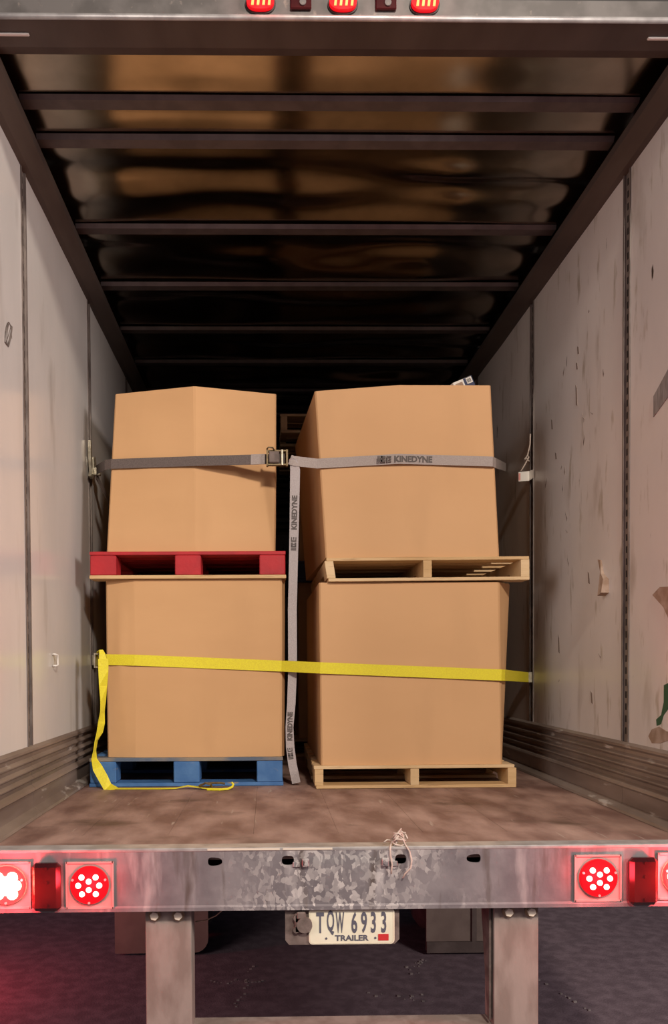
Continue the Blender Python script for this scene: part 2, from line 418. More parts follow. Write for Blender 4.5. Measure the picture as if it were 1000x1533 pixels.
# ------------------------------------------------------------------ rear frame
hd = thing('door_header', 'grey steel door header across the top of the trailer opening', 'header', (0, -.03, 2.73))
MB().prism([(-.03, 2.742), (-.03, 2.797), (.06, 2.797), (.06, 2.86), (.10, 2.86), (.10, 2.742)], -1.3, 1.3, 'X').build('header_beam', HEAD, hd)
lip = MB()
lip.tube([(-1.3, -.026, 2.738), (1.3, -.026, 2.738)], .009, 10)
lip.build('rolled_lip', GALV_TOP, hd, True, 'bright rolled lower lip')
MB().prism([(-.02, 2.741), (-.02, 2.733), (.10, 2.733), (.17, 2.76), (.17, 2.79), (.10, 2.79)], -1.25, 1.25, 'X').build('soffit', RAIL, hd, label='dark underside of the header')
MB().box(-1.3, 1.3, .06, .075, 2.797, 2.92).build('upper_band', BLACKP, hd)
for s in (-1, 1):
    MB().box(s*1.17-.13, s*1.17+.13, .035, .047, 2.727, 2.733, .002).build('door_stop', WHITE, hd, label='pale strip under the header end')
    # corner gusset, rounded
    gp = [(s*1.25, 2.733)]
    for k in range(7):
        a = math.pi/2*k/6; gp.append((s*(1.25-.11*(1-math.sin(a)) - .0), 2.733-.11*(1-math.cos(a))))
    MB().prism(gp, .0, .02, 'Y').build('corner_gusset', RAIL, hd)

for s, nm, lab in ((-1, 'rear_corner_post', 'left rear corner post of the trailer beside the stop lamp'), (1, 'rear_corner_post', 'right rear corner post of the trailer beside the stop lamp')):
    t = thing(nm, lab, 'post', (s*1.29, -.03, -.16))
    MB().box(min(s*1.255, s*1.32), max(s*1.255, s*1.32), -.03, .03, -.0, 2.725, .004).build('post_channel', HEAD, t)
    for k in range(4):
        MB().cyl((s*1.27, -.05, .3+.6*k), (s*1.27, -.028, .3+.6*k), .012, 10).build('hinge_pin', BOLTM, t)

# rear sill
sill = thing('rear_sill', 'long galvanised steel rear sill plate below the trailer floor, scraped bare at the middle', 'bumper', (0, -.05, -.19))
bm = bmesh.new(); bmesh.ops.create_cube(bm, size=1)
for v in bm.verts: v.co = Vector((v.co.x*2.62, -.047+(v.co.y)*.006, -.085+v.co.z*.19))
me = bpy.data.meshes.new('face_plate'); bm.to_mesh(me); bm.free()
plate = bpy.data.objects.new('face_plate', me); COL.objects.link(plate); me.materials.append(GALV)
cut = MB()
HOLES = [(-.435, -.032, .028, .014), (-.193, -.030, .024, .016), (.183, -.029, .022, .016), (.427, -.029, .028, .014)]
for hx, hz, a, b in HOLES:
    poly = []
    for k in range(20):
        t = 2*math.pi*k/20; ct, st = math.cos(t), math.sin(t)
        poly.append((hx+a*.85*math.copysign(abs(ct)**.7, ct), hz+b*math.copysign(abs(st)**.7, st)*(1 if abs(hx) < .3 else (1-.25*ct*(1 if hx < 0 else -1)))))
    cut.prism(poly, -.08, -.02, 'Y')
cob = cut.build('cutter', DARK)
md = plate.modifiers.new('holes', 'BOOLEAN'); md.object = cob; md.operation = 'DIFFERENCE'; md.solver = 'EXACT'
dg = bpy.context.evaluated_depsgraph_get(); me2 = bpy.data.meshes.new_from_object(plate.evaluated_get(dg))
plate.modifiers.clear(); plate.data = me2; bpy.data.objects.remove(cob)
me2.materials.clear(); me2.materials.append(GALV)
for v in me2.vertices: v.co -= Vector((0, -.05, -.19))
plate.parent = sill
MB().box(-1.31, 1.31, -.052, .018, .0015, .014, .003).build('top_flange', GALV_TOP, sill, label='bright worn top edge')
MB().prism([(-.052, -.176), (-.058, -.182), (-.058, -.194), (.018, -.194), (.018, -.188), (-.05, -.186)], -1.31, 1.31, 'X').build('bottom_flange', GALV, sill)
MB().box(-1.31, 1.31, .005, .012, -.185, -.001).build('back_plate', DARK, sill)
for hx in (-.135, .13):                                  # welded lugs beside the middle holes
    l = MB().box(hx-.012, hx+.012, -.066, -.05, -.050, -.022, .003)
    s = 1 if hx < 0 else -1
    l.box(hx-s*.03-.012, hx-s*.03+.012, -.056, -.05, -.052, -.034, .002)
    l.cyl((hx, -.066, -.036), (hx, -.07, -.036), .007, 10)
    l.build('weld_lug', GALV, sill)
for a, b in ((-.46, -.22), (-.21, -.045)):
    MB().box(a, b, -.0545, -.052, .006, .0125).build('bare_edge', WHITE if False else BOLTM, sill, label='polished bare strip on the top edge')

def tail_lamp(x, z, label, hot):
    t = thing('tail_lamp', label, 'lamp', (x, -.05, z), 'round tail lamps on the rear sill')
    MB().box(x-.077, x+.077, -.0545, -.05, z-.078, z+.075, .002).build('mounting_plate', LAMPPLATE, t)
    fr = MB()
    for a in ((x-.077, x+.077, z+.071, z+.077), (x-.077, x+.077, z-.080, z-.074)): fr.box(a[0], a[1], -.059, -.0505, a[2], a[3])
    for a in ((x-.079, x-.074), (x+.074, x+.079)): fr.box(a[0], a[1], -.059, -.0505, z-.08, z+.077)
    fr.build('plate_rim', LAMPPLATE, t)
    # domed lens
    L_ = MB(); n = 36; rings = ((.0635, -.055), (.0635, -.064), (.060, -.069), (.03, -.072), (.0, -.073))
    for r, y in rings[:-1]:
        for k in range(n):
            a = 2*math.pi*k/n; L_.v.append((x+r*math.cos(a), y, z+r*math.sin(a)))
    L_.v.append((x, -.073, z))
    for q in range(len(rings)-2):
        for k in range(n): L_.f.append((q*n+k, q*n+(k+1) % n, (q+1)*n+(k+1) % n, (q+1)*n+k))
    q = len(rings)-2
    for k in range(n): L_.f.append((q*n+k, q*n+(k+1) % n, len(L_.v)-1))
    L_.build('lens', LENS_HOT if hot else LENS, t)
    for dx, dz in ((-.0235, .028), (.0225, .028), (0, .0145), (-.0345, .001), (.034, .001), (0, -.013), (-.0225, -.027), (.0225, -.027)):
        MB().cyl((x+dx, -.068, z+dz), (x+dx, -.0765, z+dz), .0185 if hot else .0108, 12, .0175 if hot else .0085).build('led', LED_HOT if hot else LED, t)
    for a in (.35, math.pi-.35, -math.pi/2):
        MB().cyl((x+.057*math.cos(a), -.064, z+.057*math.sin(a)), (x+.057*math.cos(a), -.072, z+.057*math.sin(a)), .0042, 8).build('screw', SCREW, t)
    l = bpy.data.lights.new('lamp_glow', 'POINT'); l.energy = 10 if hot else 2.5; l.color = (1, .03, .045); l.shadow_soft_size = .03
    lo = bpy.data.objects.new('lamp_glow', l); COL.objects.link(lo); lo.parent = t; lo.location = (0, -.075, 0)
tail_lamp(-.849, -.103, 'round red tail lamp with eight lit dots, inner one at the left', False)
tail_lamp(.842, -.096, 'round red tail lamp with eight lit dots, inner one at the right', False)
tail_lamp(-1.122, -.101, 'glaring white-hot stop lamp cut by the left edge of the photo', True)
tail_lamp(1.122, -.092, 'glaring white-hot stop lamp cut by the right edge of the photo', True)
for s in (-1, 1):
    x = s*.988
    t = thing('marker_block', 'dark red unlit lens block between the two lamps at the %s of the sill' % ('left' if s < 0 else 'right'), 'reflector', (x, -.05, -.103), 'unlit lens blocks on the sill')
    MB().box(x-.047, x+.047, -.085, -.05, -.184, -.026, .012).build('lens_block', REDLENS, t)
    for dz in (-.03, -.075, -.15):
        MB().cyl((x+.002, -.085, dz-.012), (x+.002, -.087, dz-.012), .006, 8).build('screw', REDLENS, t)

for x, lab in ((-.267, 'first'), (.002, 'second'), (.270, 'third')):
    t = thing('marker_lamp', {'first': 'left lit red marker lamp of three on the header', 'second': 'middle lit red marker lamp of three on the header', 'third': 'right lit red marker lamp of three on the header'}[lab], 'lamp', (x, -.03, 2.775), 'marker lamps on the door header')
    for nm, rx, rz, y0, y1, mt in (('bezel', .050, .033, -.036, -.03, BLACKP), ('lens', .045, .028, -.05, -.036, LENS)):
        MB().prism([(x+rx*math.copysign(abs(math.cos(2*math.pi*k/28))**.7, math.cos(2*math.pi*k/28)), 2.777+rz*math.sin(2*math.pi*k/28)) for k in range(28)], y0, y1, 'Y').build(nm, mt, t)
    for k in range(4):
        xx = x-.027+.018*k
        MB().prism([(xx-.003, 2.760), (xx+.005, 2.760), (xx+.009, 2.797), (xx+.001, 2.797)], -.0535, -.05, 'Y').build('led', LED_TOP, t)
    l = bpy.data.lights.new('marker_glow', 'POINT'); l.energy = .35; l.color = (1, .05, .05); l.shadow_soft_size = .02
    lo = bpy.data.objects.new('marker_glow', l); COL.objects.link(lo); lo.parent = t; lo.location = (0, -.045, 0)
for x, lab in ((-.135, 'left dark clip block between the marker lamps on the header'), (.143, 'right dark clip block between the marker lamps on the header')):
    t = thing('header_block', lab, 'bracket', (x, -.03, 2.765), 'dark clip blocks on the header')
    MB().box(x-.034, x+.034, -.042, -.03, 2.757, 2.81, .003).build('block_body', REDLENS, t)
    MB().cyl((x+.006, -.042, 2.775), (x+.006, -.047, 2.775), .011, 10).build('screw', HEAD, t)

# licence plate
lp = thing('licence_plate', 'cream trailer licence plate hanging under the middle of the sill', 'plate', (.01, -.03, -.317))
MB().prism([(-.203, -.1955), (-.203, -.302), (-.190, -.318), (.165, -.318), (.180, -.302), (.180, -.1955)], -.036, -.030, 'Y').build('backing_plate', RUSTBR, lp)
PS = []
for cx_, cz_, a0 in ((.150, -.2085, 0), (-.111, -.2085, 90), (-.111, -.303, 180), (.150, -.303, 270)):
    for k in range(5):
        a = math.radians(a0+22.5*k); PS.append((cx_+.013*math.cos(a), cz_+.013*math.sin(a)))
pl = MB().prism(PS, -.0415, -.0365, 'Y').build('plate', PLATE, lp)
rm = MB(); inner = [((x-.0195)*.972+.0195, (z+.256)*.93-.256) for x, z in PS]
n = len(PS)
for k in range(n):
    j = (k+1) % n
    rm.quad([(PS[k][0], -.0417, PS[k][1]), (PS[j][0], -.0417, PS[j][1]), (inner[j][0], -.043, inner[j][1]), (inner[k][0], -.043, inner[k][1])])
rm.build('pressed_rim', PLATE, pl)
R90 = (math.radians(90), 0, 0)
for ch, u in zip('TQW6933', (479, 494.5, 508.5, 530, 544.5, 558.5, 574)):
    x = (u-527)/446+.0215
    text('plate_letter', ch, PLATEINK, pl, (x, -.042, -.2425), R90, .096, {'Q': .33, 'W': .27, 'T': .44}.get(ch, .44), .0008, .0022)
text('plate_word', 'TRAILER', PLATEINK, pl, (.0195, -.042, -.2945), R90, .026, 1.15, .0008, .0008)
for x in (-.066, .0985): MB().cyl((x, -.042, -.2955), (x, -.043, -.2955), .004, 8).build('plate_dot', PLATEINK, pl)
MB().box(.108, .143, -.043, -.042, -.304, -.282).build('sticker', STICKER, pl, label='small red sticker')
br = MB().cyl((-.139, -.056, -.247), (-.139, -.036, -.247), .026, 22)
br.box(-.165, -.135, -.054, -.036, -.228, -.203, .004); br.cyl((-.166, -.05, -.264), (-.166, -.036, -.264), .011, 10)
br.cyl((-.163, -.05, -.225), (-.163, -.036, -.225), .013, 10); br.box(-.172, -.14, -.05, -.036, -.274, -.21, .004)
br.build('lamp_bracket', RUSTBR, lp, label='dirty round bracket over the plate end')

# underride guard
ug = thing('underride_guard', 'grey steel underride guard with two wide legs bolted under the sill', 'guard', (0, 0, -.72))
for x0, x1 in ((-.675, -.520), (.508, .660)):
    lg = MB().box(x0, x1, -.004, .006, -.72, -.185, .002)
    lg.box(x0, x0+.01, .006, .11, -.72, -.185); lg.box(x1-.01, x1, .006, .11, -.72, -.185)
    lo = lg.build('leg', LEGM, ug)
    for k, bx in enumerate((x0+.032, x0+.112) if x0 < 0 else (x0+.048, x0+.125)):
        MB().cyl((bx, -.004, -.222), (bx, -.009, -.222), .021, 18).build('washer', WASHER, lo)
        MB().cyl((bx, -.009, -.222), (bx, -.021, -.222), .0145, 6).build('bolt', BOLTM, lo)
gs = MB().prism([(.01, -.20), (.12, -.20), (.03, -.60), (.01, -.60)], .495, .503, 'X'); gs.build('gusset', RUSTBR, ug)
MB().box(-.672, .657, .012, .10, -.72, -.618, .004).build('crossbar', LEGM, ug)

# hanging wire under the sill
wr = MB().tube([(-.40, .03, -.19), (-.41, .04, -.215), (-.44, .05, -.243), (-.475, .06, -.262), (-.512, .07, -.27)], .0022, 6)
wo = wr.build('hanging_wire', BROWNPT, None, True); wo['label'] = 'thin drooping wire under the sill beside the left guard leg'; wo['category'] = 'wire'

# wheels and mud flaps
for s in (-1, 1):
    sd = 'left' if s < 0 else 'right'
    xo, xi = (-1.22, -.66) if s < 0 else (.755, 1.24)
    t = thing('tyre_pair', 'dark dual tyres under the %s side of the trailer' % sd, 'wheel', ((xo+xi)/2, 2.95, -1.23), 'dual tyres under the trailer')
    for a, b in ((xo, (xo+xi)/2-.02), ((xo+xi)/2+.02, xi)):
        ty = MB(); n = 40; R = .50
        pr_ = [(a+.03, .30), (a, .36), (a, R-.06), (a+.035, R-.008), (a+.06, R)]
        pr_ += [(b-.06, R), (b-.035, R-.008), (b, R-.06), (b, .36), (b-.03, .30)]
        for x, r in pr_:
            for k in range(n):
                an = 2*math.pi*k/n; ty.v.append((x, 2.95+r*math.cos(an), -1.23+R+.004+r*math.sin(an)))
        for q in range(len(pr_)-1):
            for k in range(n): ty.f.append((q*n+k, q*n+(k+1) % n, (q+1)*n+(k+1) % n, (q+1)*n+k))
        for q in (0, len(pr_)-1): ty.f.append(tuple(q*n+k for k in range(n)))
        to = ty.build('tyre', RUBBER, t, True)
        for tx in (.25, .5, .75):
            gx = a+.04+(b-a-.08)*tx; gv = MB()
            ring = []
            for k in range(n):
                an = 2*math.pi*k/n; ring.append((gx, 2.95+(R+.001)*math.cos(an), -1.23+R+.004+(R+.001)*math.sin(an)))
            gv.tube(ring+[ring[0]], .005, 4); gv.build('tread_groove', DARK, to)
    f = thing('mud_flap', 'dusty rubber mud flap hanging in front of the %s tyres' % sd, 'mud flap', ((xo+xi)/2, 2.40, -.4), 'mud flaps under the trailer')
    if s < 0:
        poly = [(-1.236, -.17), (-1.236, -1.205), (-.735, -1.205)]
        for k in range(6): a = math.pi/2*k/5; poly.append((-.735+.09*math.sin(a), -1.115-.09*math.cos(a)))
        poly += [(-.645, -.17)]
        MB().prism(poly, 2.396, 2.404, 'Y').build('flap', FLAP, f)
    else:
        MB().box(.742, 1.236, 2.385, 2.405, -1.205, -.17).build('flap', FLAP, f)
        MB().box(.742, 1.15, 2.370, 2.386, -1.215, -1.145).build('weight_bar', RUBBER, f)
        MB().box(1.03, 1.06, 2.372, 2.386, -1.145, -.17).build('stiffener', RUBBER, f)
    MB().box(xo, xi, 2.39, 2.42, -.17, -.155).build('flap_bracket', RUSTBR, f)

# ------------------------------------------------------------------ pallets
def block_pallet(name, label, x0, y0, z0, wd, dp, h, paint, deck, base, base_label=None, shift=(0, 0, 0)):
    t = thing(name, label, 'pallet', (x0+wd/2, y0+dp/2, z0), 'pallets under the cartons')
    hw, hd_ = wd/2, dp/2; n = 7; bw = .115
    for k in range(n):
        y = -hd_+(dp-bw)*k/(n-1)
        MB().box(-hw+random.uniform(0, .004), hw-random.uniform(0, .004), y, y+bw, h-.018, h, .002).build('deck_board', deck if k == 0 else paint, t, local=True)
    for k, cx_ in enumerate((-hw+.07, shift[0], hw-.07)):
        MB().box(cx_-.055, cx_+.055, -hd_+.004, hd_-.004, h-.036, h-.0185, .001).build('stringer_board', paint, t, local=True)
        for j, cy in enumerate((-hd_+.071, 0, hd_-.071)):
            a = .066
            MB().box(cx_-a, cx_+a, cy-.068+(0 if j else -.001), cy+.068, .0185, h-.0365 if j else h-.0188, .004).build('block', paint, t, local=True)
    for cy in (-hd_+.071, 0, hd_-.071):
        o = MB().box(-hw, hw, cy-.07, cy+.06, 0, .018, .002).build('base_board', base, t, local=True)
        if base_label: o['label'] = base_label
    return t
def stringer_pallet(name, label, x0, y0, z0, wd, dp, h, m1, m2, rot=(0, 0, 0), lean=0.0):
    t = thing(name, label, 'pallet', (x0+wd/2, y0+dp/2, z0), 'pallets under the cartons', rot)
    hw, hd_ = wd/2, dp/2; n = 7; tb = .016
    for k in range(n):
        bw = (.14 if k in (0, n-1) else .09)+random.uniform(-.006, .006); y = -hd_+(dp-.12)*k/(n-1)
        j = random.uniform(-.006, .006)
        MB().box(-hw+j, hw+j+random.uniform(-.006, .003), y, min(y+bw, hd_), h-tb, h, .002).build('deck_board', (m1, m2)[k % 2], t, local=True)
    for k, cx_ in enumerate((-hw+.022, -.005, hw-.022)):
        sw = .021; z1, z2 = tb+.0005, h-tb-.0005
        # notched stringer, profile in Y/Z
        pf = [(-hd_, z1), (-hd_+.17, z1), (-hd_+.19, z1+.03), (-hd_+.40, z1+.03), (-hd_+.42, z1), (hd_-.42, z1), (hd_-.40, z1+.03), (hd_-.19, z1+.03), (hd_-.17, z1), (hd_, z1), (hd_, z2), (-hd_, z2)]
        mb = MB().prism(pf, cx_-sw, cx_+sw, 'X')
        if lean and k == 0: mb.v = [(x-(z-z1)*lean, y, z) for x, y, z in mb.v]
        mb.build('stringer', (m2, m1)[k % 2], t, local=True)
    for k, (y, bw) in enumerate(((-hd_, .12), (-hd_+.34, .09), (-.05, .09), (hd_-.43, .09), (hd_-.12, .12))):
        j = random.uniform(-.004, .004)
        MB().box(-hw+.004+j, hw-.003+j, y, y+bw, 0, tb, .002).build('base_board', (m2, m1)[k % 2], t, local=True)
    return t
block_pallet('pallet', 'blue painted block pallet on the floor under the lower left carton', -1.172, 1.42, .001, .992, 1.2, .147, BLUEP, BLUEW, BLUEP, shift=(.0, 0, 0))
block_pallet('pallet', 'red painted block pallet between the two left cartons', -1.160, 1.42, 1.062, 1.0, 1.2, .138, REDP, REDP, PINE, 'bare pine base board', shift=(-.0, 0, 0))
stringer_pallet('pallet', 'pale pine pallet on the floor under the lower right carton', -.026, 1.30, .001, 1.010, 1.2, .114, PINE2, PINE)
stringer_pallet('pallet', 'pale pine pallet between the two right cartons, jutting out to the right', .036, 1.30, 1.034, 1.010, 1.2, .117, PINE, PINE2, rot=(0, -.006, .006), lean=.14)

# ------------------------------------------------------------------ cartons
def carton(label, bot, top, z0, z1, mt, loc, group='tall kraft cartons', bulge=.006, seed=0):
    """bot/top: matching outlines, counter-clockwise from above, first points along the front"""
    t = thing('carton', label, 'carton', loc, group)
    def chamfer(poly):
        out = []; n = len(poly)
        for k in range(n):
            p = Vector(poly[k]); a = Vector(poly[k-1]); b = Vector(poly[(k+1) % n])
            da, db = (a-p).normalized(), (b-p).normalized()
            r = .007 if abs(da.dot(db)) < .9 else .003
            out += [p+da*r, p+db*r]
        return out
    B, T = chamfer(bot), chamfer(top); n = len(B); mb = MB()
    for k in range(n):
        j = (k+1) % n; big = (B[k]-B[j]).length > .05
        nu, nv = (14, 16) if big else (1, 16)
        e = (B[j]-B[k]).normalized(); nrm = Vector((e.y, -e.x)); i0 = len(mb.v)
        for b in range(nv+1):
            v = b/nv
            for a in range(nu+1):
                u = a/nu
                p = (B[k]*(1-u)+B[j]*u)*(1-v)+(T[k]*(1-u)+T[j]*u)*v
                d = 0
                if big: d = bulge*math.sin(math.pi*u)*math.sin(math.pi*v)+.004*math.sin(math.pi*u)*math.sin(math.pi*v)*noise.noise((u*3+seed, v*3, k*5.0))
                p = p+nrm*d
                mb.v.append((p.x, p.y, z0+(z1-z0)*v))
        for b in range(nv):
            for a in range(nu):
                q = i0+b*(nu+1)+a; mb.f.append((q, q+1, q+nu+2, q+nu+1))
    # bottom panel
    i0 = len(mb.v); mb.v += [(p.x, p.y, z0) for p in B]; mb.f.append(tuple(i0+k for k in reversed(range(n))))
    o = MB.build(mb, 'body', mt, t, True)
    # two closed top flaps meeting in the middle
    ctr = sum(T, Vector((0, 0)))/n; cxm = ctr.x
    for s in (-1, 1):
        pts = []
        for k in range(n):
            p, q = T[k], T[(k+1) % n]
            if (p.x-cxm)*s >= 0: pts.append(p)
            if (p.x-cxm)*(q.x-cxm) < 0:
                u = (cxm-p.x)/(q.x-p.x); pts.append(p+(q-p)*u+Vector((s*.001, 0)))
        pts = [ctr+(p-ctr)*.996 for p in pts]
        MB().prism([(p.x, p.y) for p in pts], z1-.006, z1-.001, 'Z').build('top_flap', mt, t)
    return t
# lower left
carton('lower left kraft carton on the blue pallet, crossed by the yellow strap',
       [(-1.088, 1.475), (-.938, 1.445), (-.190, 1.445), (-.172, 1.49), (-.172, 2.55), (-1.088, 2.55)],
       [(-1.088, 1.475), (-.938, 1.445), (-.184, 1.445), (-.165, 1.49), (-.165, 2.55), (-1.088, 2.55)], .1485, 1.061, KRAFT, (-.63, 2.0, .1485), seed=1)
# lower right, its right side bulging
carton('lower right kraft carton on the pine floor pallet, right side bulging out',
       [(.008, 1.322), (.918, 1.322), (.945, 1.42), (.945, 2.45), (-.005, 2.45)],
       [(.002, 1.322), (.902, 1.322), (.998, 1.46), (.980, 2.45), (-.008, 2.45)], .1155, 1.0285, KRAFT_B, (.46, 1.9, .1155), seed=2)
# upper left, front pushed out along a crease
carton('upper left kraft carton on the red pallet, front creased down the middle',
       [(-1.085, 1.49), (-.625, 1.462), (-.214, 1.49), (-.205, 2.55), (-1.088, 2.55)],
       [(-1.048, 1.575), (-.622, 1.452), (-.203, 1.575), (-.195, 2.5), (-1.02, 2.5)], 1.2005, 2.043, KRAFT, (-.64, 2.0, 1.2005), seed=3, bulge=.004)
# upper right, leaning left
carton('upper right kraft carton leaning left on the upper pine pallet',
       [(.038, 1.35), (.44, 1.325), (.905, 1.325), (.915, 2.45), (-.01, 2.45)],
       [(-.010, 1.405), (.403, 1.315), (.860, 1.320), (.86, 2.45), (-.075, 2.45)], 1.1545, 2.002, KRAFT_B, (.44, 1.9, 1.1545), seed=4, bulge=.004)
# second row seen through the gap
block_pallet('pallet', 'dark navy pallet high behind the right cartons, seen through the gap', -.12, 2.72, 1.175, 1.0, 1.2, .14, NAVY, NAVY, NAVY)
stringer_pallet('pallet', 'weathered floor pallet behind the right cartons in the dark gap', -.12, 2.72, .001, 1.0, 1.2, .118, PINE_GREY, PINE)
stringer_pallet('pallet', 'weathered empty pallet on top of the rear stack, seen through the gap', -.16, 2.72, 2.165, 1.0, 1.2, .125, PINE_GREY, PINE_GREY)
carton('rear lower kraft carton in the dark gap behind the front row',
       [(-.05, 2.78), (.85, 2.78), (.85, 3.9), (-.05, 3.9)], [(-.05, 2.78), (.85, 2.78), (.85, 3.9), (-.05, 3.9)], .1195, 1.1745, KRAFT, (.4, 3.3, .1195), seed=5)
carton('rear upper kraft carton in the dark gap under the empty pallet',
       [(-.04, 2.80), (.85, 2.80), (.85, 3.9), (-.04, 3.9)], [(-.04, 2.80), (.85, 2.80), (.85, 3.9), (-.04, 3.9)], 1.3155, 2.1645, KRAFT, (.4, 3.3, 1.3155), seed=6)

# ------------------------------------------------------------------ straps
def dense(pts, step=.06):
    out = [Vector(pts[0])]
    for a, b in zip(pts[:-1], pts[1:]):
        a, b = Vector(a), Vector(b); n = max(1, int((b-a).length/step))
        out += [a+(b-a)*k/n for k in range(1, n+1)]
    return out
UPZ = (0, 0, 1)
# upper left grey strap with hook fitting and buckle
g1 = thing('ratchet_strap', 'dark grey strap across the upper left carton with a brass cam buckle', 'strap', (-.62, 1.44, 1.66), 'grey cargo straps')
MB().ribbon(dense([(-1.215, 1.885, 1.722), (-1.100, 1.552, 1.668), (-1.062, 1.522, 1.667), (-.62, 1.440, 1.6605), (-.165, 1.362, 1.652)]), UPZ, .050).build('webbing', GREYDK, g1)
MB().ribbon(dense([(-.335, 1.3895, 1.655), (-.265, 1.3765, 1.654)]), UPZ, .051, .006).build('stitched_fold', GREYST, g1, label='paler stitched end fold')
hk = MB().prism([(1.862, 1.79), (1.90, 1.80), (1.925, 1.76), (1.925, 1.72), (1.90, 1.70), (1.862, 1.71)], -1.243, -1.222, 'X')
hk.box(-1.236, -1.190, 1.868, 1.900, 1.69, 1.735, .004)
hk.build('anchor_fitting', STEEL, g1)
hl = MB().prism([(1.800, 1.865), (1.815, 1.86), (1.835, 1.74), (1.87, 1.68), (1.84, 1.662), (1.79, 1.668), (1.815, 1.70), (1.80, 1.75), (1.792, 1.82)], -1.240, -1.225, 'X')
hl.build('release_lever', STEEL, g1)
MB().ribbon(dense([(-1.215, 1.88, 1.69), (-1.17, 1.98, 1.58), (-1.12, 2.1, 1.45)]), (0, .7, .7), .045).build('loose_web_end', GREYDK, g1)
bk = MB()
bx, by, bz = -.205, 1.362, 1.655
for zz in (-.034, .034): bk.box(bx-.05, bx+.055, by-.014, by+.012, bz+zz-.004, bz+zz+.004, .001)
bk.box(bx-.052, bx-.044, by-.018, by+.012, bz-.042, bz+.046, .001)
bk.box(bx+.046, bx+.056, by-.018, by+.012, bz-.042, bz+.040, .001)
bk.build('buckle_frame', BRASS, g1)
MB().box(bx-.040, bx+.012, by-.022, by-.010, bz-.027, bz+.030, .004).build('cam_lever', RUSTBR, g1)
MB().cyl((bx+.026, by-.014, bz-.038), (bx+.026, by-.014, bz+.038), .007, 10).build('cam_bar', STEEL, g1)
MB().tube([(bx-.05, by-.016, bz+.040), (bx-.042, by-.03, bz+.046), (bx-.02, by-.03, bz+.044), (bx-.012, by-.014, bz+.036)], .004, 6).build('spring', BRASS, g1)

def print_mark(parent, x, y, z, rot, size, mt=INK):
    """the worn logo block and word printed on the webbing"""
    pass
def logo(name, parent, org, ax, aw, nrm, length, h):
    """small blocky mark of bars and slashes in front of the word"""
    mb = MB(); org, ax, aw, nrm = Vector(org), Vector(ax), Vector(aw), Vector(nrm)
    def bar(u0, u1, s0, s1, sl=0.0):
        P = []
        for d in (0, .0006):
            P += [org+ax*(u0*length+sl*s0)+aw*(s0*h)+nrm*d, org+ax*(u1*length+sl*s0)+aw*(s0*h)+nrm*d, org+ax*(u1*length+sl*s1)+aw*(s1*h)+nrm*d, org+ax*(u0*length+sl*s1)+aw*(s1*h)+nrm*d]
        i = len(mb.v); mb.v += [tuple(p) for p in P]
        mb.f += [tuple(i+k for k in q) for q in ((0, 1, 2, 3), (7, 6, 5, 4), (0, 4, 5, 1), (1, 5, 6, 2), (2, 6, 7, 3), (3, 7, 4, 0))]
    for u in (0, .12): bar(u, u+.09, -.5, .5)
    bar(.24, .56, .18, .5); bar(.24, .56, -.5, -.18); bar(.24, .34, -.5, .5); bar(.40, .48, -.2, .2)
    bar(.62, .72, -.5, .5); bar(.72, .95, -.5, -.32); bar(.78, .95, -.1, .1); bar(.72, .95, .32, .5)
    mb.build(name, INK, parent)

g2 = thing('ratchet_strap', 'pale grey printed strap across the upper right carton, long tail hanging in the gap', 'strap', (.43, 1.31, 1.63), 'grey cargo straps')
path = [(-.139, 1.360, 1.648), (-.12, 1.358, 1.640), (-.002, 1.372, 1.630), (.40, 1.305, 1.636), (.865, 1.305, 1.622), (.886, 1.328, 1.620), (1.236, 2.35, 1.845)]
MB().ribbon(dense(path), UPZ, .049).build('webbing', GREYST, g2)
tail = [(-.138, 1.356, 1.652), (-.122, 1.362, 1.640), (-.113, 1.366, 1.60), (-.118, 1.3895, 1.35), (-.124, 1.413, 1.10), (-.129, 1.4315, .90), (-.129, 1.432, .60),
        (-.137, 1.432, .42), (-.147, 1.432, .30), (-.144, 1.432, .20), (-.133, 1.432, .11), (-.113, 1.432, .012)]
wt = [.02, .04, .049, .047, .045, .045, .045, .043, .040, .043, .044, .044]
MB().ribbon(tail, [(1, -.2, .1)]*2+[(1, 0, 0)]*10, wt).build('loose_tail', GREYTAIL, g2, label='pale loose tail reaching the floor')
# word printed along the webbing and twice on the tail
text('printed_word', 'KINEDYNE', INK, g2, (.470, 1.3026, 1.634), (math.radians(90), math.radians(1.2), 0), .040, .98, .0005, .0019)
logo('printed_logo', g2, (.292, 1.3027, 1.6355), (1, 0, -.0), (0, 0, 1), (0, -1, 0), .072, .029)
def along(t):                      # text running up the tail, facing the trailer door
    t = Vector(t).normalized(); u = Vector((-1, 0, 0)); u = (u-t*u.dot(t)).normalized()
    return Matrix((t, u, t.cross(u))).transposed().to_euler()
text('printed_word', 'KINEDYNE', INK, g2, (-.1175, 1.3845, 1.388), along((.02, -.0933, 1)), .036, .98, .0005, .0019)
logo('printed_logo', g2, (-.1222, 1.4014, 1.20), Vector((.02, -.0933, 1)).normalized(), (-1, 0, .02), (0, -1, -.0933), .07, .027)
text('printed_word', 'KINEDYNE', INK, g2, (-.1445, 1.4298, .305), along((.02, 0, 1)), .034, .90, .0006, .0018)
logo('printed_logo', g2, (-.1395, 1.4300, .135), (-.11, 0, 1), (-1, 0, -.11), (0, -1, 0), .062, .026)

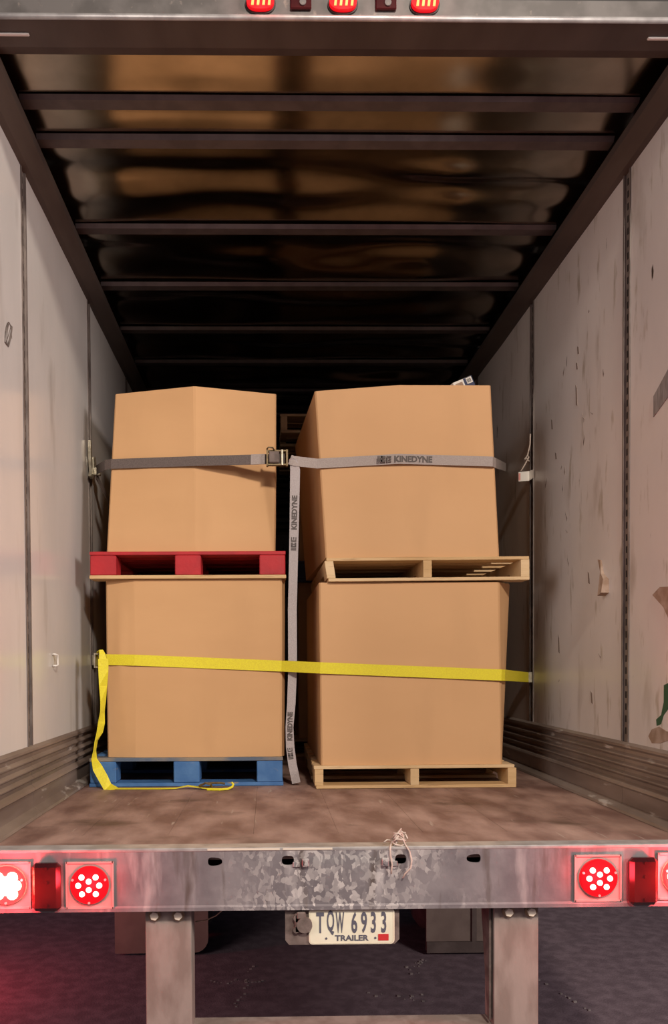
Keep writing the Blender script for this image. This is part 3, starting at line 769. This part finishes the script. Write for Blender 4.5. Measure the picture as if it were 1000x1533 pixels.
y1 = thing('cam_strap', 'bright yellow strap across both lower cartons with its tail on the floor', 'strap', (0, 1.3, .6))
MB().ribbon(dense([(-1.228, 1.885, .652), (-1.115, 1.53, .652), (-1.085, 1.464, .652), (-.938, 1.436, .6485), (-.186, 1.434, .614), (.005, 1.310, .604), (.910, 1.308, .563), (.932, 1.325, .562), (1.232, 1.885, .541)]), UPZ, .056).build('webbing', YELLOW, y1)
for s, z in ((-1, .652), (1, .541)):
    MB().box(min(s*1.247, s*1.225), max(s*1.247, s*1.225), 1.865, 1.905, z-.03, z+.03, .003).build('anchor_fitting', STEEL, y1)
cb = MB()
for zz in (-.045, .022): cb.box(-1.135, -1.118, 1.40, 1.45, .655+zz, .655+zz+.008, .001)
cb.box(-1.137, -1.130, 1.398, 1.452, .61, .685, .001); cb.box(-1.115, -1.108, 1.41, 1.452, .61, .685, .001)
cb.build('cam_buckle', STEEL, y1)
MB().ribbon([(-1.122, 1.47, .66), (-1.115, 1.42, .69), (-1.098, 1.39, .70), (-1.09, 1.38, .68), (-1.085, 1.375, .62)], [(1, .3, 0)]*5, [.022, .024, .02, .03, .045]).build('folded_loop', YELLOW, y1)
tl = [(-1.085, 1.375, .655), (-1.084, 1.373, .60), (-1.086, 1.372, .52), (-1.087, 1.372, .44), (-1.091, 1.372, .39), (-1.097, 1.372, .33), (-1.106, 1.374, .285), (-1.125, 1.376, .24), (-1.133, 1.376, .19), (-1.136, 1.374, .15), (-1.117, 1.366, .105), (-1.088, 1.358, .055), (-1.064, 1.35, .010), (-1.02, 1.345, .004)]
wd_ = [(1, .2, 0), (1, .1, 0), (.65, .76, 0), (.3, .9, 0), (.2, 1, 0), (.5, .85, .1), (.45, .9, .1), (.05, 1, 0), (.03, 1, 0), (.3, .9, .1), (.9, .3, .45), (.9, .2, .42), (.9, .35, .3), (.3, 1, 0)]
MB().ribbon(tl, [tuple(x) for x in wd_], .05, .003).build('loose_tail', YELLOW, y1)
fp = [(-1.02, 1.345, .004), (-.92, 1.340, .004), (-.80, 1.335, .004), (-.72, 1.330, .006), (-.66, 1.33, .018), (-.62, 1.33, .012), (-.56, 1.325, .004), (-.50, 1.30, .004)]
MB().ribbon(fp, [(0, 1, 0)]*len(fp), .03, .003).build('floor_tail', YELLOW, y1)
fb = MB()
fb.tube([(-.60, 1.31, .020), (-.57, 1.30, .034), (-.545, 1.31, .028), (-.54, 1.325, .014), (-.56, 1.33, .006), (-.595, 1.325, .008), (-.60, 1.31, .020)], .006, 6)
fb.tube([(-.56, 1.34, .028), (-.50, 1.345, .028), (-.475, 1.345, .024)], .006, 6)
fb.build('end_buckle', BRASS, y1)
hkk = MB().tube([(-.56, 1.28, .006), (-.50, 1.272, .006), (-.46, 1.28, .007), (-.437, 1.30, .014), (-.432, 1.31, .026), (-.44, 1.315, .034)], .006, 6)
hkk.build('end_hook', YELLOW, y1)

# ------------------------------------------------------------------ small things
pk = thing('printed_carton', 'small white printed pack tilted on top of the upper right carton', 'box', (.762, 1.55, 2.0275), rot=(0, math.radians(-24), math.radians(10)))
MB().box(-.055, .0545, -.08, .08, 0, .062, .002).build('pack_body', WHITE, pk, local=True)
MB().box(.0546, .056, -.08, .08, .001, .061).build('end_band', NAVYPR, pk, local=True)
MB().box(.004, .0545, -.0815, -.0801, .001, .061).build('navy_panel', NAVYPR, pk, local=True)
MB().box(.018, .05, -.0825, -.0815, .028, .058).build('barcode_label', WHITE, pk, local=True)
for k in range(5): MB().box(.021+.005*k, .0232+.005*k+.001*(k % 2), -.0833, -.0825, .033, .053).build('bar', BLACKP, pk, local=True)
MB().box(-.045, -.005, -.0815, -.0801, .02, .05).build('print_patch', BROWNPT, pk, local=True)

tg = thing('paper_tag', 'white paper tag with pink print hanging from the right wall post', 'tag', (1.24, 1.9, 1.67))
MB().quad([(1.238, 1.90, 1.715), (1.165, 1.86, 1.700), (1.165, 1.86, 1.648), (1.238, 1.90, 1.66)]).quad([(1.241, 1.903, 1.715), (1.238, 1.90, 1.715), (1.238, 1.90, 1.66), (1.241, 1.903, 1.66)]).build('tag_face', WHITE, tg)
MB().quad([(1.178, 1.866, 1.696), (1.1655, 1.859, 1.693), (1.1655, 1.859, 1.652), (1.178, 1.866, 1.655)]).build('pink_stripe', PINKPT, tg)
MB().quad([(1.238, 1.90, 1.715), (1.246, 1.84, 1.712), (1.246, 1.84, 1.665), (1.238, 1.90, 1.66)]).build('tag_back', WHITE, tg)

ts = MB().tube([(1.240, 1.885, 1.92), (1.238, 1.885, 1.86), (1.225, 1.89, 1.80), (1.232, 1.885, 1.79), (1.21, 1.885, 1.75), (1.185, 1.88, 1.71)], .004, 6)
ts.tube([(1.225, 1.89, 1.80), (1.205, 1.88, 1.775), (1.215, 1.885, 1.79), (1.232, 1.88, 1.765)], .004, 6)
o = ts.build('twine', TWINE, None, True); o['label'] = 'knotted pale twine on the right wall post above the paper tag'; o['category'] = 'twine'

tw = thing('twine', 'knotted pale twine looped through a hole in the rear sill', 'twine', (.18, -.05, .015))
lp1 = [(.16, -.03, .03), (.15, -.05, .02), (.145, -.064, .005), (.148, -.064, -.02), (.152, -.062, -.045), (.15, -.06, -.075)]
lp2 = [(.19, -.03, .04), (.198, -.05, .02), (.21, -.062, .0), (.217, -.064, -.03), (.214, -.064, -.055), (.195, -.063, -.075), (.188, -.062, -.09)]
lp3 = [(.155, -.05, .028), (.17, -.056, .04), (.19, -.052, .036), (.2, -.045, .02), (.185, -.05, .016), (.165, -.054, .02), (.155, -.05, .028)]
MB().tube(dense(lp1, .012), .0028, 6).tube(dense(lp2, .012), .0028, 6).build('hanging_loop', TWINE, tw, True)
kn = MB()
for k in range(16):
    a, b = random.uniform(0, 6.28), random.uniform(-1, 1)
    c = Vector((.183, -.03, .035)); pts = []
    for q in range(6):
        pts.append(c+Vector((math.cos(a+q*.7)*.026*(1-.08*q), math.sin(a+q)*.016, b*.012+math.sin(a*2+q*.9)*.017+.005)))
    kn.tube(pts, .0026, 5)
kn.build('knot', TWINE, tw, True)
MB().tube(dense(lp3, .012), .0028, 6).tube([(.155, -.03, .03), (.14, -.035, .033), (.128, -.04, .026)], .0024, 5).build('frayed_end', TWINE, tw, True)

st = MB().tube([(-1.248, 1.03, .675), (-1.236, 1.03, .675), (-1.232, 1.06, .672), (-1.232, 1.062, .625), (-1.236, 1.03, .622), (-1.248, 1.03, .622)], .0045, 6)
o = st.build('wall_staple', WHITE, WL, True, 'bright bent wire staple')

# torn and stuck-on patches of the walls (parts of the wall)
def patch(name, mt, s, pts, parent, off=.003, label=None, curl=None):
    """pts: (y, z) outline lying on the wall"""
    mb = MB(); n = len(pts); x = s*(W-off)
    f = [(x-(s*curl[k] if curl else 0), y, z) for k, (y, z) in enumerate(pts)]
    bck = [(s*(W+.002), y, z) for y, z in pts]
    mb.v += f+bck; mb.f.append(tuple(range(n)))
    for k in range(n):
        j = (k+1) % n; mb.f.append((k, n+k, n+j, j))
    return mb.build(name, mt, parent, label=label)
patch('torn_sheet', BROWNPT, 1, [(.945, 1.09), (.915, 1.085), (.885, 1.02), (.835, .99), (.832, .93), (.872, .92), (.90, .96), (.905, 1.03), (.93, 1.06)], WR, .006, 'brown torn scrap hanging from the wall', [0, 0, .01, .02, .03, .03, .01, .005, 0])
patch('tape_strip', TAPE, 1, [(.425, 1.655), (.27, 1.74), (.20, 1.77), (.20, 1.66), (.27, 1.63), (.425, 1.575)], WR, .002, 'grey tape stuck to the wall')
patch('torn_sheet', BROWNPT, 1, [(.42, .885), (.36, .91), (.29, .905), (.20, .93), (.20, .73), (.27, .76), (.33, .83)], WR, .004, 'ragged brown scrap near the door')
patch('green_splash', GREENPT, 1, [(.33, .535), (.29, .545), (.20, .50), (.20, .44), (.29, .45), (.33, .42), (.35, .385), (.385, .375), (.39, .40), (.35, .42), (.33, .47)], WR, .001, 'dark green paint splash')
patch('scraped_patch', BROWNPT, 1, [(.45, .33), (.42, .36), (.36, .375), (.30, .36), (.20, .385), (.20, .32), (.30, .325), (.36, .31), (.42, .305)], WR, .003, 'brown scraped patch low on the wall')
for k in range(16):                                         # little gouges picked out one by one
    y, z = random.uniform(.9, 1.75), random.uniform(.4, 2.3); a = random.uniform(.003, .008); h = random.uniform(.008, .03); sl = random.uniform(-.02, .02)
    patch('gouge', GOUGE, 1, [(y, z-h), (y+a*.7, z-h*.3), (y+a*.5+sl, z+h*.5), (y+sl, z+h), (y-a*.4+sl, z+h*.3), (y-a, z-h*.4)], WR, .0008)
for (y, z, h) in ((1.22, 1.92, .055), (1.215, 2.06, .02), (1.20, 2.13, .022), (1.56, 1.88, .03), (1.5, 1.7, .02), (1.45, .72, .05), (1.02, .46, .03), (1.06, 1.02, .03)):
    patch('gouge', GOUGE, 1, [(y-.012, z-h), (y+.006, z-h*.8), (y+.012, z+h), (y-.004, z+h*.6)], WR, .001)
sc = MB()
for k in range(3):
    pts = []
    for q in range(25):
        a = q/24*2*math.pi*1.4
        pts.append((-1.2475, .44+.045*math.cos(a+k)*(1-.1*k)+.01*k, 1.90+.05*math.sin(a*1.3+k*1.1)))
    sc.tube(pts, .0012, 4)
sc.build('marker_scribble', POST, WL)
